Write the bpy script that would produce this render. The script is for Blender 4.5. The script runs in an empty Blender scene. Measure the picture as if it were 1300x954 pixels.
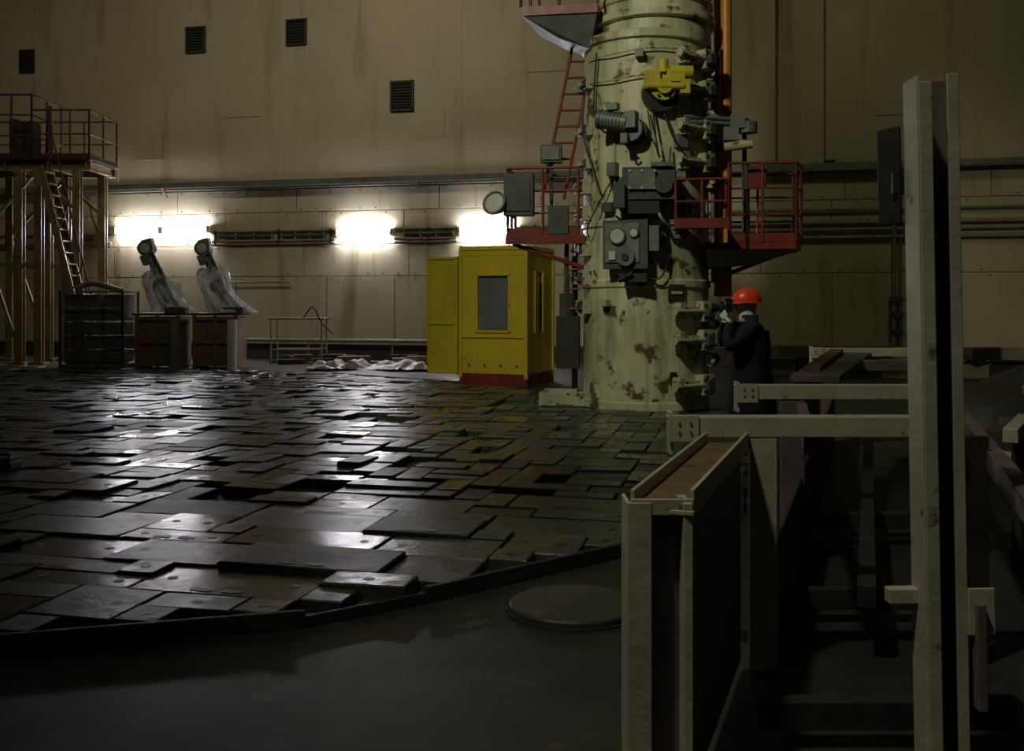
import bpy, bmesh, math, random
from mathutils import Matrix, Vector, Euler, noise
random.seed(7)
S = bpy.context.scene
S.view_settings.view_transform = 'Standard'
S.view_settings.look = 'None'

# ------------------------------------------------------------------ materials
def mat(name, c1, c2=None, rough=.5, metal=0, scale=3, c3=None, thr=.6, streak=False, bump=.15, sc3=None, rvar=.12, c4=None, thr4=.55, sc4=3):
    m = bpy.data.materials.new(name); m.use_nodes = True
    nt = m.node_tree; N = nt.nodes; L = nt.links
    p = N['Principled BSDF']
    tc = N.new('ShaderNodeTexCoord')
    def noise_(s, det=6, st=False):
        mp = N.new('ShaderNodeMapping'); L.new(tc.outputs['Object'], mp.inputs[0])
        mp.inputs['Scale'].default_value = (s, s, s*.12 if st else s)
        n = N.new('ShaderNodeTexNoise'); n.inputs['Scale'].default_value = 1; n.inputs['Detail'].default_value = det
        n.inputs['Roughness'].default_value = .62
        L.new(mp.outputs[0], n.inputs['Vector']); return n
    c2 = c2 or tuple(x*.75 for x in c1)
    n1 = noise_(scale)
    r1 = N.new('ShaderNodeValToRGB'); r1.color_ramp.elements[0].position = .35; r1.color_ramp.elements[1].position = .65
    r1.color_ramp.elements[0].color = (*c1, 1); r1.color_ramp.elements[1].color = (*c2, 1)
    L.new(n1.outputs['Fac'], r1.inputs[0]); col = r1.outputs[0]
    def layer(col, c, th, sc, st):
        n2 = noise_(sc, 8, st)
        r2 = N.new('ShaderNodeValToRGB'); r2.color_ramp.elements[0].position = th; r2.color_ramp.elements[1].position = th+.06 if not st else th+.2
        r2.color_ramp.elements[0].color = (0, 0, 0, 1); r2.color_ramp.elements[1].color = (1, 1, 1, 1)
        L.new(n2.outputs['Fac'], r2.inputs[0])
        mx = N.new('ShaderNodeMixRGB'); L.new(r2.outputs[0], mx.inputs[0]); L.new(col, mx.inputs[1]); mx.inputs[2].default_value = (*c, 1)
        return mx.outputs[0]
    if c4: col = layer(col, c4, thr4, sc4, True)
    if c3: col = layer(col, c3, thr, sc3 or scale*2.3, streak)
    L.new(col, p.inputs['Base Color'])
    p.inputs['Metallic'].default_value = metal
    mr = N.new('ShaderNodeMapRange'); mr.inputs[3].default_value = max(.03, rough-rvar); mr.inputs[4].default_value = min(1, rough+rvar)
    n3 = noise_(scale*1.7, 4); L.new(n3.outputs['Fac'], mr.inputs[0]); L.new(mr.outputs[0], p.inputs['Roughness'])
    if bump:
        bp = N.new('ShaderNodeBump'); bp.inputs['Strength'].default_value = bump; bp.inputs['Distance'].default_value = .02
        n4 = noise_(scale*4, 4); L.new(n4.outputs['Fac'], bp.inputs['Height']); L.new(bp.outputs[0], p.inputs['Normal'])
    return m
def emis(name, c, s):
    m = bpy.data.materials.new(name); m.use_nodes = True
    p = m.node_tree.nodes['Principled BSDF']
    p.inputs['Base Color'].default_value = (*c, 1); p.inputs['Emission Color'].default_value = (*c, 1); p.inputs['Emission Strength'].default_value = s
    return m

WALL = mat('wall_paint', (.50, .43, .29), (.43, .365, .24), .6, scale=.35, c3=(.28, .205, .12), thr=.54, streak=True, bump=.12, sc3=1.1)
WALLLOW = mat('wall_panel_paint', (.50, .45, .31), (.40, .36, .23), .42, scale=.6, c3=(.24, .17, .09), thr=.55, streak=True, bump=.15, sc3=1.6)
FLOOR = mat('floor_concrete', (.032, .032, .025), (.017, .017, .013), .55, scale=1.2, c3=(.06, .056, .042), thr=.60, bump=.15)
PIT = mat('pit_green', (.05, .17, .08), (.02, .07, .04), .5, scale=2)
BL = [mat('block_steel', (.085, .083, .072), (.045, .047, .042), .20, metal=.3, scale=2.2, c3=(.13, .12, .10), thr=.6, bump=.25, rvar=.1),
      mat('block_steel_worn', (.085, .083, .07), (.05, .05, .044), .33, metal=.3, scale=2.7, c3=(.14, .13, .10), thr=.57, bump=.3, rvar=.14),
      mat('block_steel_dull', (.065, .065, .055), (.04, .042, .038), .46, metal=.2, scale=2.0, c3=(.11, .10, .08), thr=.58, bump=.25, rvar=.12),
      mat('block_steel_greenish', (.042, .066, .046), (.028, .042, .03), .34, metal=.2, scale=2.5, bump=.25)]
BLOCK = BL[1]; BLOCK2 = BL[3]
DOT = mat('plug_dark', (.012, .012, .012), None, .4)
CEIL = mat('ceiling_dark', (.10, .085, .06), None, .8)
BASEB = mat('baseboard_dark', (.05, .045, .03), None, .7)
CREAM = mat('machine_cream', (.62, .61, .41), (.40, .41, .25), .42, scale=1.6, c3=(.10, .07, .03), thr=.575, bump=.25, sc3=3.0, c4=(.25, .25, .13), thr4=.49, sc4=4.5)
CREAM2 = mat('lug_cream', (.50, .49, .33), (.33, .33, .21), .45, scale=4, c3=(.10, .07, .035), thr=.56, bump=.2)
GREY = mat('motor_grey', (.17, .20, .18), (.10, .12, .115), .42, scale=5, c3=(.04, .04, .035), thr=.6)
DGREY = mat('cabinet_grey', (.075, .09, .085), (.045, .055, .052), .45, scale=4)
BLACK = mat('black_rubber', (.012, .012, .013), None, .5)
RED = mat('rail_red', (.22, .028, .020), (.13, .022, .016), .45, scale=4, c3=(.05, .03, .02), thr=.58)
ORANGE = mat('pole_orange', (.62, .24, .03), (.50, .18, .03), .4, scale=3)
YEL = mat('booth_yellow', (.66, .50, .03), (.54, .42, .03), .38, scale=1.5, c3=(.2, .14, .04), thr=.64, c4=(.38, .29, .03), thr4=.55, sc4=3)
YELV = mat('valve_yellow', (.62, .54, .05), (.45, .38, .04), .4, scale=6)
GLASS = mat('window_glass', (.25, .27, .28), (.15, .17, .18), .12, metal=.35, scale=1.2, bump=0)
DIAL = mat('dial_white', (.6, .6, .55), None, .3)
OLIVE = mat('tower_olive', (.26, .20, .08), (.17, .14, .06), .45, scale=3, c3=(.08, .05, .02), thr=.6)
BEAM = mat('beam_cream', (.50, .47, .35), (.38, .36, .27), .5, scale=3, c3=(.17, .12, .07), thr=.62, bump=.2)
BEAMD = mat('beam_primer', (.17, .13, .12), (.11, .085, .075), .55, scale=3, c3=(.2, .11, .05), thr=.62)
RUST = mat('rusty_timber', (.20, .125, .055), (.11, .07, .035), .75, scale=5, c3=(.05, .035, .02), thr=.58)
DARKM = mat('dark_steel', (.035, .03, .025), (.02, .018, .015), .55, scale=3)
PIPE = mat('pipe_paint', (.26, .24, .18), (.18, .165, .125), .45, scale=3)
TRAY = mat('tray_steel', (.20, .21, .21), (.11, .12, .12), .5, metal=.3, scale=2)
VENT = mat('vent_black', (.018, .016, .014), None, .6)
CARD = mat('crate_board', (.17, .11, .06), (.10, .07, .04), .7, scale=3)
SACK = mat('wrapped_goods', (.16, .16, .14), (.08, .08, .07), .5, scale=4)
NAVY = mat('coat_navy', (.008, .010, .026), (.005, .006, .015), .85, scale=12, bump=.3)
BOOT = mat('boot_black', (.012, .011, .01), None, .5)
WHITE = mat('cotton_white', (.74, .74, .72), (.60, .60, .60), .8, scale=14, bump=.3)
SHEET = mat('sheet_grey_white', (.34, .34, .33), (.20, .20, .19), .35, scale=5, bump=.4)
SKIN = mat('skin', (.50, .30, .22), (.46, .27, .2), .5, scale=10)
HELM = mat('helmet_orange_red', (.90, .08, .02), (.85, .065, .02), .3, scale=2, bump=0)
HAIR = mat('hair_dark', (.03, .02, .015), None, .7)
BLUEP = mat('blue_plastic', (.03, .08, .30), None, .4)
LAMPT = emis('tube_light', (.90, .88, 1.0), 155)
def plastic():
    m = mat('plastic_film', (.66, .66, .68), (.48, .48, .50), .18, scale=5, bump=.7)
    nt = m.node_tree; n = nt.nodes.new('ShaderNodeTexNoise'); n.inputs['Scale'].default_value = 3.5; n.inputs['Detail'].default_value = 5
    tc = nt.nodes.new('ShaderNodeTexCoord'); nt.links.new(tc.outputs['Object'], n.inputs['Vector'])
    mr = nt.nodes.new('ShaderNodeMapRange'); mr.inputs[1].default_value = .35; mr.inputs[2].default_value = .65; mr.inputs[3].default_value = .22; mr.inputs[4].default_value = .75
    nt.links.new(n.outputs['Fac'], mr.inputs[0]); nt.links.new(mr.outputs[0], nt.nodes['Principled BSDF'].inputs['Alpha'])
    return m
FILM = plastic()

# ------------------------------------------------------------------ mesh builder
class B:
    def __init__(s, name):
        s.name = name; s.bm = bmesh.new(); s.mats = []; s.M = Matrix()
    def mi(s, m):
        if m not in s.mats: s.mats.append(m)
        return s.mats.index(m)
    def add(s, vs, fs, m, smooth=False):
        k = s.mi(m); bv = [s.bm.verts.new(s.M @ Vector(v)) for v in vs]
        for f in fs:
            try:
                F = s.bm.faces.new([bv[i] for i in f]); F.material_index = k; F.smooth = smooth
            except ValueError: pass
    BF = [(0, 3, 2, 1), (4, 5, 6, 7), (0, 1, 5, 4), (1, 2, 6, 5), (2, 3, 7, 6), (3, 0, 4, 7)]
    def box(s, c, sz, m, rot=(0, 0, 0)):
        R = Euler([math.radians(a) for a in rot]).to_matrix(); c = Vector(c)
        vs = [c + R @ Vector((x*sz[0]/2, y*sz[1]/2, z*sz[2]/2)) for x, y, z in
              [(-1, -1, -1), (1, -1, -1), (1, 1, -1), (-1, 1, -1), (-1, -1, 1), (1, -1, 1), (1, 1, 1), (-1, 1, 1)]]
        s.add(vs, B.BF, m)
    def frame(s, a, b, up=(0, 0, 1)):
        d = (b-a).normalized(); up = Vector(up)
        if abs(d.dot(up)) > .98: up = Vector((0, 1, 0))
        x = d.cross(up).normalized(); return d, x, x.cross(d).normalized()
    def bar(s, a, b, w, h, m, up=(0, 0, 1)):
        a = Vector(a); b = Vector(b); d, x, z = s.frame(a, b, up)
        vs = []
        for p in (a, b):
            for i, j in [(-1, -1), (1, -1), (1, 1), (-1, 1)]:
                vs.append(p + x*(i*w/2) + z*(j*h/2))
        s.add(vs, [(3, 2, 1, 0), (4, 5, 6, 7), (0, 1, 5, 4), (1, 2, 6, 5), (2, 3, 7, 6), (3, 0, 4, 7)], m)
    def cyl(s, a, b, r, m, seg=14, r2=None):
        a = Vector(a); b = Vector(b); r2 = r if r2 is None else r2
        d, x, z = s.frame(a, b); vs = []
        for p, rr in ((a, r), (b, r2)):
            for i in range(seg):
                t = 2*math.pi*i/seg; vs.append(p + x*(math.cos(t)*rr) + z*(math.sin(t)*rr))
        s.add(vs, [(i, (i+1) % seg, seg+(i+1) % seg, seg+i) for i in range(seg)], m, True)
        s.add(vs[:seg], [tuple(range(seg))[::-1]], m); s.add(vs[seg:], [tuple(range(seg))], m)
    def tube(s, pts, r, m, seg=6, sm=True):
        P = [Vector(p) for p in pts]
        if sm and len(P) > 2:
            Q = []
            for i in range(len(P)-1):
                p0 = P[max(i-1, 0)]; p1 = P[i]; p2 = P[i+1]; p3 = P[min(i+2, len(P)-1)]
                for k in range(5):
                    t = k/5; Q.append(.5*((2*p1)+(p2-p0)*t+(2*p0-5*p1+4*p2-p3)*t*t+(3*p1-p0-3*p2+p3)*t**3))
            Q.append(P[-1]); P = Q
        vs = []; fs = []
        for i, p in enumerate(P):
            a = P[max(i-1, 0)]; b = P[min(i+1, len(P)-1)]
            d, x, z = s.frame(a, b)
            for k in range(seg):
                t = 2*math.pi*k/seg; vs.append(p+x*math.cos(t)*r+z*math.sin(t)*r)
        for i in range(len(P)-1):
            for k in range(seg):
                fs.append((i*seg+k, i*seg+(k+1) % seg, (i+1)*seg+(k+1) % seg, (i+1)*seg+k))
        s.add(vs, fs, m, True)
    def lathe(s, prof, m, seg=40, c=(0, 0, 0), ex=1, ey=1, smooth=True):
        vs = []; fs = []; c = Vector(c); n = len(prof)
        for r, z in prof:
            for i in range(seg):
                t = 2*math.pi*i/seg; vs.append(c+Vector((math.cos(t)*r*ex, math.sin(t)*r*ey, z)))
        for j in range(n-1):
            for i in range(seg):
                fs.append((j*seg+i, j*seg+(i+1) % seg, (j+1)*seg+(i+1) % seg, (j+1)*seg+i))
        fs.append(tuple(range((n-1)*seg, n*seg))); fs.append(tuple(range(seg))[::-1])
        s.add(vs, fs, m, False)
        if smooth:
            s.bm.faces.ensure_lookup_table()
            for f in s.bm.faces[-len(fs):-2]: f.smooth = True
    def rail(s, pts, h, m, r=.022, mids=(.5,), step=1.0, toe=None, closed=False):
        P = [Vector(p) for p in pts]
        segs = list(zip(P, P[1:]+([P[0]] if closed else [])))
        if not closed: segs = segs[:len(P)-1]
        up = Vector((0, 0, 1))
        for a, b in segs:
            s.cyl(a+up*h, b+up*h, r, m, 8)
            for k in mids: s.cyl(a+up*h*k, b+up*h*k, r*.75, m, 8)
            n = max(1, round((b-a).length/step))
            for i in range(n+1):
                p = a.lerp(b, i/n); s.cyl(p, p+up*h, r, m, 8)
            if toe: s.bar(a+up*toe/2, b+up*toe/2, .012, toe, m)
    def ibeam(s, a, b, w, h, t, m, up=(0, 0, 1), mw=None):
        a = Vector(a); b = Vector(b); d, x, z = s.frame(a, b, up)
        s.bar(a+z*(h/2-t/2), b+z*(h/2-t/2), w, t, m, up); s.bar(a-z*(h/2-t/2), b-z*(h/2-t/2), w, t, m, up)
        s.bar(a, b, t, h-2*t, mw or m, up)
    def finish(s, bevel=0, parent=None):
        bmesh.ops.recalc_face_normals(s.bm, faces=s.bm.faces)
        me = bpy.data.meshes.new(s.name); s.bm.to_mesh(me); s.bm.free()
        for m in s.mats: me.materials.append(m)
        o = bpy.data.objects.new(s.name, me); S.collection.objects.link(o)
        if bevel:
            md = o.modifiers.new('bev', 'BEVEL'); md.width = bevel; md.segments = 2; md.limit_method = 'ANGLE'; md.angle_limit = .7
        if parent: o.parent = parent
        return o
def empty(name):
    o = bpy.data.objects.new(name, None); S.collection.objects.link(o); o.empty_display_size = .1; return o

YAW = -math.radians(13.17)
RM = Matrix.Rotation(YAW, 4, 'Z')
RINV = Matrix.Rotation(-YAW, 4, 'Z')
V0 = 26.37   # back wall plane in the room frame
H = 14.0
# ------------------------------------------------------------------ room shell
def slab(name, c, sz, m):
    b = B(name); b.M = RM; b.box(c, sz, m); return b.finish()
UL, UR, VB = -28, 14, -8
slab('floor', ((UL+UR)/2, (V0+VB)/2, -.15), (UR-UL, V0-VB, .3), FLOOR)
slab('ceiling', ((UL+UR)/2, (V0+VB)/2, H+.15), (UR-UL, V0-VB, .3), CEIL)
slab('wall_back', ((UL+UR)/2, V0+.2, H/2), (UR-UL, .4, H), WALL)
slab('wall_left', (UL-.2, (V0+VB)/2, H/2), (.4, V0-VB, H), WALL)
slab('wall_right', (UR+.2, (V0+VB)/2, H/2), (.4, V0-VB, H), WALL)
slab('wall_front', ((UL+UR)/2, VB-.2, H/2), (UR-UL, .4, H), WALL)
slab('baseboard_back', ((UL+UR)/2, V0-.07, .21), (UR-UL, .14, .42), BASEB)
b = B('wall_lining_panels'); b.M = RM
for z0, z1, st in ((.44, 2.35, 2.4), (2.37, 3.25, 3.2), (3.27, 4.2, 2.8), (4.22, 4.86, 3.6)):
    u = UL+random.random()
    while u < UR:
        w = st*random.uniform(.8, 1.2); w = min(w, UR-u)
        if w > .1:
            b.box((u+w/2, V0-.03+random.uniform(-.006, .006), (z0+z1)/2), (w-.02, .06, z1-z0), WALLLOW)
            for k in range(int(w/.45)):
                for zz in (z0+.06, z1-.06):
                    b.box((u+.15+k*.45, V0-.065, zz), (.035, .02, .035), BASEB if random.random() < .5 else WALLLOW)
        u += w
b.finish(.004)
b = B('wall_access_panels'); b.M = RM
for u, z, w, h in ((-8.5, 6.6, .85, .85), (-5.2, 8.6, 1.1, 1.5), (-14.2, 7.4, 1.2, .8), (-17.2, 6.3, .9, .9), (3.9, 7.2, 1.4, 1.8)):
    b.box((u, V0-.012, z), (w, .024, h), WALL)
for u in (-18.3, -13.0, -7.6, .9, 5.5):
    b.box((u, V0-.006, 9.4), (.02, .014, 8.8), WALL)
b.finish(.003)
b = B('trim_1'); b.M = RM
b.box((1.0, V0-.12, 9.6), (.35, .24, 8.8), WALL); b.box((2.1, V0-.08, 9.6), (.25, .16, 8.8), WALL)
b.finish(.01)
b = B('cable_tray'); b.M = RM
b.box((-7, V0-.27, 5.0), (41, .34, .05), TRAY); b.box((-7, V0-.43, 5.02), (41, .03, .15), TRAY)
b.box((-7, V0-.15, 4.92), (41, .1, .05), PIPE)
u = -27
while u < 13:
    b.bar((u, V0-.36, 4.98), (u, V0-.09, 4.7), .04, .04, DARKM); u += 2.6
for k in range(4): b.cyl((-27, V0-.36+k*.06, 5.06), (13, V0-.36+k*.06, 5.06), .028, BLACK, 6)
b.finish()
b = B('conduit_run'); b.M = RM
for ua, ub in ((-27, -18.45), (-15.1, -11.3), (-9.5, -7.7), (-5.9, -3.1)):
    for z, r in ((3.67, .03), (3.39, .04), (3.30, .028)):
        b.cyl((ua, V0-.13, z), (ub, V0-.13, z), r, PIPE, 8)
for z, r in ((3.95, .04), (3.62, .06), (3.45, .045), (3.25, .05)):
    b.cyl((-3.0, V0-.17, z), (13.5, V0-.17, z), r, PIPE, 8)
for u0, u1 in ((-14.9, -13.2), (-12.9, -11.6), (-9.2, -7.8), (-20.6, -19.0)):
    b.cyl((u0, V0-.14, 3.53), (u1, V0-.14, 3.53), .055, DGREY, 10)
    k = u0
    while k <= u1+.01: b.box((k, V0-.13, 3.51), (.05, .10, .22), PIPE); k += (u1-u0)/3
for u in (-26, -24.3, -22.6, -21, -18.7, -15, -13, -11.4, -8.5, -5.5, -3.3, -1, 1, 3, 5, 7, 9, 11): b.box((u, V0-.13, 3.5), (.05, .08, .42), DARKM)
b.tube([(-19.2, V0-.12, 4.6), (-19.1, V0-.12, 4.2), (-18.9, V0-.12, 3.7)], .02, BLACK)
b.tube([(-1.3, V0-.12, 3.3), (-1.2, V0-.12, 2.4), (-1.3, V0-.12, .5)], .03, PIPE)
b.cyl((3.6, V0-.2, .44), (3.6, V0-.2, 3.9), .05, PIPE, 8); b.cyl((3.75, V0-.2, .44), (3.75, V0-.2, 3.2), .03, PIPE, 8)
for z in (.9, 1.3, 1.7): b.box((3.65, V0-.2, z), (.32, .2, .12), DGREY)
b.finish()
b = B('heating_pipe'); b.M = RM
b.cyl((-14.5, V0-.3, .55), (-6, V0-.3, .55), .06, PIPE, 10)
for u in (-14.5, -12, -9.5, -7): b.cyl((u, V0-.3, 0), (u, V0-.3, .56), .03, PIPE, 8)
b.finish()
b = B('wall_handrail'); b.M = RM
b.cyl((-14.5, V0-.22, 2.2), (-12.6, V0-.22, 2.2), .03, PIPE, 8)
for u in (-14.4, -12.7): b.cyl((u, V0-.07, 2.2), (u, V0-.22, 2.2), .02, PIPE, 8)
b.finish()
for u, z, w, h in ((-21.44, 9.02, .5, .7), (-15.7, 9.33, .62, .76), (-12.5, 9.36, .62, .74), (-9.31, 7.38, .68, .84)):
    b = B('vent_grille'); b.M = RM
    b.box((u, V0-.02, z), (w-.08, .03, h-.08), VENT)
    for dx in (-1, 1): b.box((u+dx*(w/2-.02), V0-.04, z), (.05, .08, h), DARKM)
    for dz in (-1, 1): b.box((u, V0-.04, z+dz*(h/2-.02)), (w, .08, .05), DARKM)
    k = z-h/2+.1
    while k < z+h/2-.05: b.box((u, V0-.045, k), (w-.1, .04, .015), VENT, (35, 0, 0)); k += .08
    b.finish()
def wall_lamp(u, z, n=1, L=1.25):
    b = B('wall_lamp'); b.M = RM
    for i in range(n):
        uu = u+(i-(n-1)/2)*(L+.12)
        b.box((uu, V0-.09, z), (L-.1, .05, .05), DIAL)
        for s_ in (-1, 1): b.box((uu+s_*L/2, V0-.15, z), (.03, .16, .20), DIAL)
        b.cyl((uu-L/2+.02, V0-.20, z+.06), (uu+L/2-.02, V0-.20, z+.06), .024, LAMPT, 10)
        b.cyl((uu-L/2+.02, V0-.20, z-.06), (uu+L/2-.02, V0-.20, z-.06), .024, LAMPT, 10)
    return b.finish()
wall_lamp(-16.75, 3.75, 2, 1.45)
wall_lamp(-10.4, 3.58, 1, 1.6)
wall_lamp(-6.8, 3.56, 1, 1.6)

# ------------------------------------------------------------------ reactor deck blocks
POLY = [(-12, 2.05), (-2.46, 4.66), (-1.06, 5.05), (-.5, 5.46), (.87, 6.60), (2.3, 8.5), (2.9, 11.5), (2.3, 14.6), (.8, 17.0), (-1.5, 19.6), (-4.6, 22.2), (-9, 23.6), (-15, 25.2), (-20, 24), (-18, 10)]
def inside(x, y, P=POLY):
    c = False; j = len(P)-1
    for i in range(len(P)):
        xi, yi = P[i]; xj, yj = P[j]
        if (yi > y) != (yj > y) and x < (xj-xi)*(y-yi)/(yj-yi)+xi: c = not c
        j = i
    if math.hypot(x-2.06, y-15.35) < 1.22 or (0.1 < x < 1.6 and 14.9 < y < 15.9): return False
    if y > 23.3 and -11.3 < x < -6.0: return False
    return c
b = B('pit_bed'); b.add([(x, y, .004) for x, y in POLY], [tuple(range(len(POLY)))], PIT); b.finish()
b = B('reactor_deck_blocks')
cs = .25
cells = {}
for i in range(-110, 36):
    for j in range(-10, 130):
        p = RM @ Vector(((i+.5)*cs, (j+.5)*cs, 0))
        if inside(p.x, p.y) and (abs(p.x) < .62*p.y+1.5): cells[(i, j)] = p
used = set()
for j in range(-10, 130):
    for i in range(-110, 36):
        if (i, j) not in cells or (i, j) in used: continue
        p = cells[(i, j)]
        nz = noise.noise(Vector((i*.2, j*.2, 3)))
        near = p.y < 7.6
        opts = [(2, 1)]*5+[(1, 1)]*2+[(1, 2)]*3+[(2, 2)]*1+[(3, 1)]*2
        if near: opts = [(4, 2), (3, 2), (2, 2), (4, 1), (3, 1), (2, 1), (4, 2)]
        random.shuffle(opts); w, h = 1, 1
        for ow, oh in opts:
            if all((i+a, j+c) in cells and (i+a, j+c) not in used for a in range(ow) for c in range(oh)):
                w, h = ow, oh; break
        for a in range(w):
            for c in range(h): used.add((i+a, j+c))
        if random.random() < (.03 if nz < .12 else .17) and not near: continue
        g = .008
        x0, x1, y0, y1 = i*cs+g, (i+w)*cs-g, j*cs+g, (j+h)*cs-g
        top = .070+random.uniform(-.011, .011)+(.022 if random.random() < .07 else 0)
        tx, ty = random.gauss(0, .012), random.gauss(0, .014)
        if near: tx *= .5; ty *= .5
        if -5.1 < p.x < -4.4 and 8.9 < p.y < 9.5: top, tx, ty = .075, 0, 0
        cx, cy = (x0+x1)/2, (y0+y1)/2
        def T(x, y, z): return RM @ Vector((x, y, z+(x-cx)*tx+(y-cy)*ty if z > .02 else z))
        e = .007
        vs = [T(x0, y0, .005), T(x1, y0, .005), T(x1, y1, .005), T(x0, y1, .005),
              T(x0, y0, top-e), T(x1, y0, top-e), T(x1, y1, top-e), T(x0, y1, top-e),
              T(x0+e, y0+e, top), T(x1-e, y0+e, top), T(x1-e, y1-e, top), T(x0+e, y1-e, top)]
        fs = [(0, 1, 5, 4), (1, 2, 6, 5), (2, 3, 7, 6), (3, 0, 4, 7), (4, 5, 9, 8), (5, 6, 10, 9), (6, 7, 11, 10), (7, 4, 8, 11), (8, 9, 10, 11)]
        b.add(vs, fs, random.choices(BL, (3, 4, 3, 2 if nz < .1 else 6))[0])
        pl = [(cx, cy)] if w*h < 3 else [(x0+.12, cy), (x1-.12, cy)]
        for qx, qy in pl:
            rr = .030
            ring = [T(qx+rr*math.cos(t*math.pi/4), qy+rr*math.sin(t*math.pi/4), top+.002) for t in range(8)]
            b.add(ring, [tuple(range(8))], DOT)
        if near and w >= 3 and random.random() < .5:
            for sx in (-1, 1):
                qx = cx+sx*.09
                b.add([T(qx-.06, y0+.04, top+.003), T(qx+.06, y0+.04, top+.003), T(qx+.06, y0+.09, top+.003), T(qx-.06, y0+.09, top+.003)], [(0, 1, 2, 3)], DOT)
b.finish()
b = B('deck_edge_strip')
b.bar((-6.5, 3.40, .045), (-1.02, 4.90, .045), .035, .09, DARKM)
b.bar((-.46, 5.30, .045), (.95, 6.48, .045), .035, .09, DARKM)
b.bar((-1.02, 4.90, .03), (-.46, 5.30, .03), .03, .06, DARKM)
b.finish(.006)
b = B('steel_floor_plate')
for P in ([(-3.2, 4.15), (-1.22, 4.70), (-.92, 4.0), (-.75, 3.3), (-3.2, 3.3)], [(.0, 5.6), (.85, 6.3), (1.2, 5.9), (.75, 4.9)]):
    n = len(P); b.add([(x, y, .008) for x, y in P]+[(x, y, 0) for x, y in P], [tuple(range(n))]+[(i, (i+1) % n, n+(i+1) % n, n+i) for i in range(n)], FLOOR)
b.finish()
b = B('floor_hatch')
b.lathe([(.335, 0), (.335, .036), (.325, .044), (.02, .044)], BL[2], 48, (.32, 5.18, 0), smooth=False)
b.lathe([(.35, .0), (.35, .012)], DARKM, 48, (.32, 5.18, 0), smooth=False)
b.finish()
b = B('deck_surround_plates')
for P in ([(-4.0, 22.1), (-1.1, 19.65), (-.8, 20.2), (-3.4, 23.0)],):
    b.add([(x, y, .06) for x, y in P]+[(x, y, 0) for x, y in P], [(0, 1, 2, 3), (0, 1, 5, 4), (1, 2, 6, 5), (2, 3, 7, 6), (3, 0, 4, 7)], BLOCK)
b.finish()

# ------------------------------------------------------------------ refuelling machine
CX, CY = 2.06, 15.35
CM = Matrix.Translation((CX, CY, 0)) @ Matrix.Rotation(-math.atan2(CX, CY), 4, 'Z')
b = B('refuelling_machine'); b.M = CM
def shell(prof, **k):
    b.lathe(prof, CREAM, 72, smooth=False, **k)
shell([(.90, 0), (.97, .03), (.97, .14), (.955, .16), (.955, 1.82), (.985, 1.84), (.985, 1.93), (.955, 1.95), (.955, 2.72), (.985, 2.74), (.985, 2.8), (.955, 2.82),
         (.94, 5.45), (.99, 5.47), (.99, 5.58), (.94, 5.6)])
shell([(.86, 5.6), (.86, 5.78), (.94, 5.8), (.94, 5.9), (.87, 5.92), (.87, 9.2), (.5, 9.6), (.5, 10.2)], c=(.12, 0, 0))
for z in (6.05, 6.6): b.lathe([(.885, z), (.90, z+.02), (.90, z+.06), (.885, z+.08)], CREAM2, 56, (.12, 0, 0))
b.box((-1.25, -.1, .12), (.75, .35, .2), CREAM2); b.box((-1.3, -.1, .24), (.5, .2, .06), CREAM2)
for a in (-118, -62, -20):
    t = math.radians(a); b.box((.958*math.cos(t), .958*math.sin(t), 3.6), (.03, .03, 1.6), CREAM2, (0, 0, a))
def rad(a, z, r=.955):
    t = math.radians(a); return CM @ Matrix.Translation((r*math.cos(t), r*math.sin(t), z)) @ Matrix.Rotation(t, 4, 'Z')
def lug(a, z, s=1.0):
    b.M = rad(a, z)
    b.box((.03*s, -.10*s, 0), (.10*s, .50*s, .12*s), CREAM2)
    b.box((.06*s, -.30*s, .0), (.14*s, .10*s, .22*s), CREAM2)
    b.box((.06*s, .16*s, 0), (.16*s, .20*s, .26*s), CREAM2)
    b.box((.16*s, .16*s, 0), (.08*s, .12*s, .13*s), DGREY)
    b.cyl((.12*s, -.42*s, 0), (.12*s, .10*s, 0), .028*s, CREAM2, 10)
    b.cyl((.12*s, -.44*s, 0), (.12*s, -.36*s, 0), .055*s, CREAM2, 6)
    for dz in (-.075, .075):
        for dy in (.09, .23): b.cyl((.13*s, dy*s, dz*s), (.17*s, dy*s, dz*s), .02*s, DARKM, 6)
for z in (5.18, 4.72, 4.15, 3.66): lug(-42, z, 1.1)
for z in (1.48, 1.06, .40): lug(-45, z, 1.15)
for z in (5.0, 4.4, 3.4, 1.3, .75): lug(-10, z, .8)
for z in (3.35, 2.95, 2.42, 1.98, 1.55): lug(-160, z, .85)
for z in (4.9, 4.2, 3.7): lug(-155, z, .65)
b.M = CM
for z in (4.25, 4.32, .98): b.cyl((.55, -.8, z), (1.55, -.35, z), .03, GREY, 8)
for z, x in ((4.28, 1.35), (4.1, 1.25), (4.28, .95)): b.box((x, -.45, z), (.22, .2, .2), GREY)
b.cyl((1.5, -.4, 4.12), (1.5, -.4, 4.28), .14, GREY, 16)
b.cyl((1.15, -.5, 3.9), (1.55, -.5, 3.95), .07, CREAM2, 10)
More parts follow.
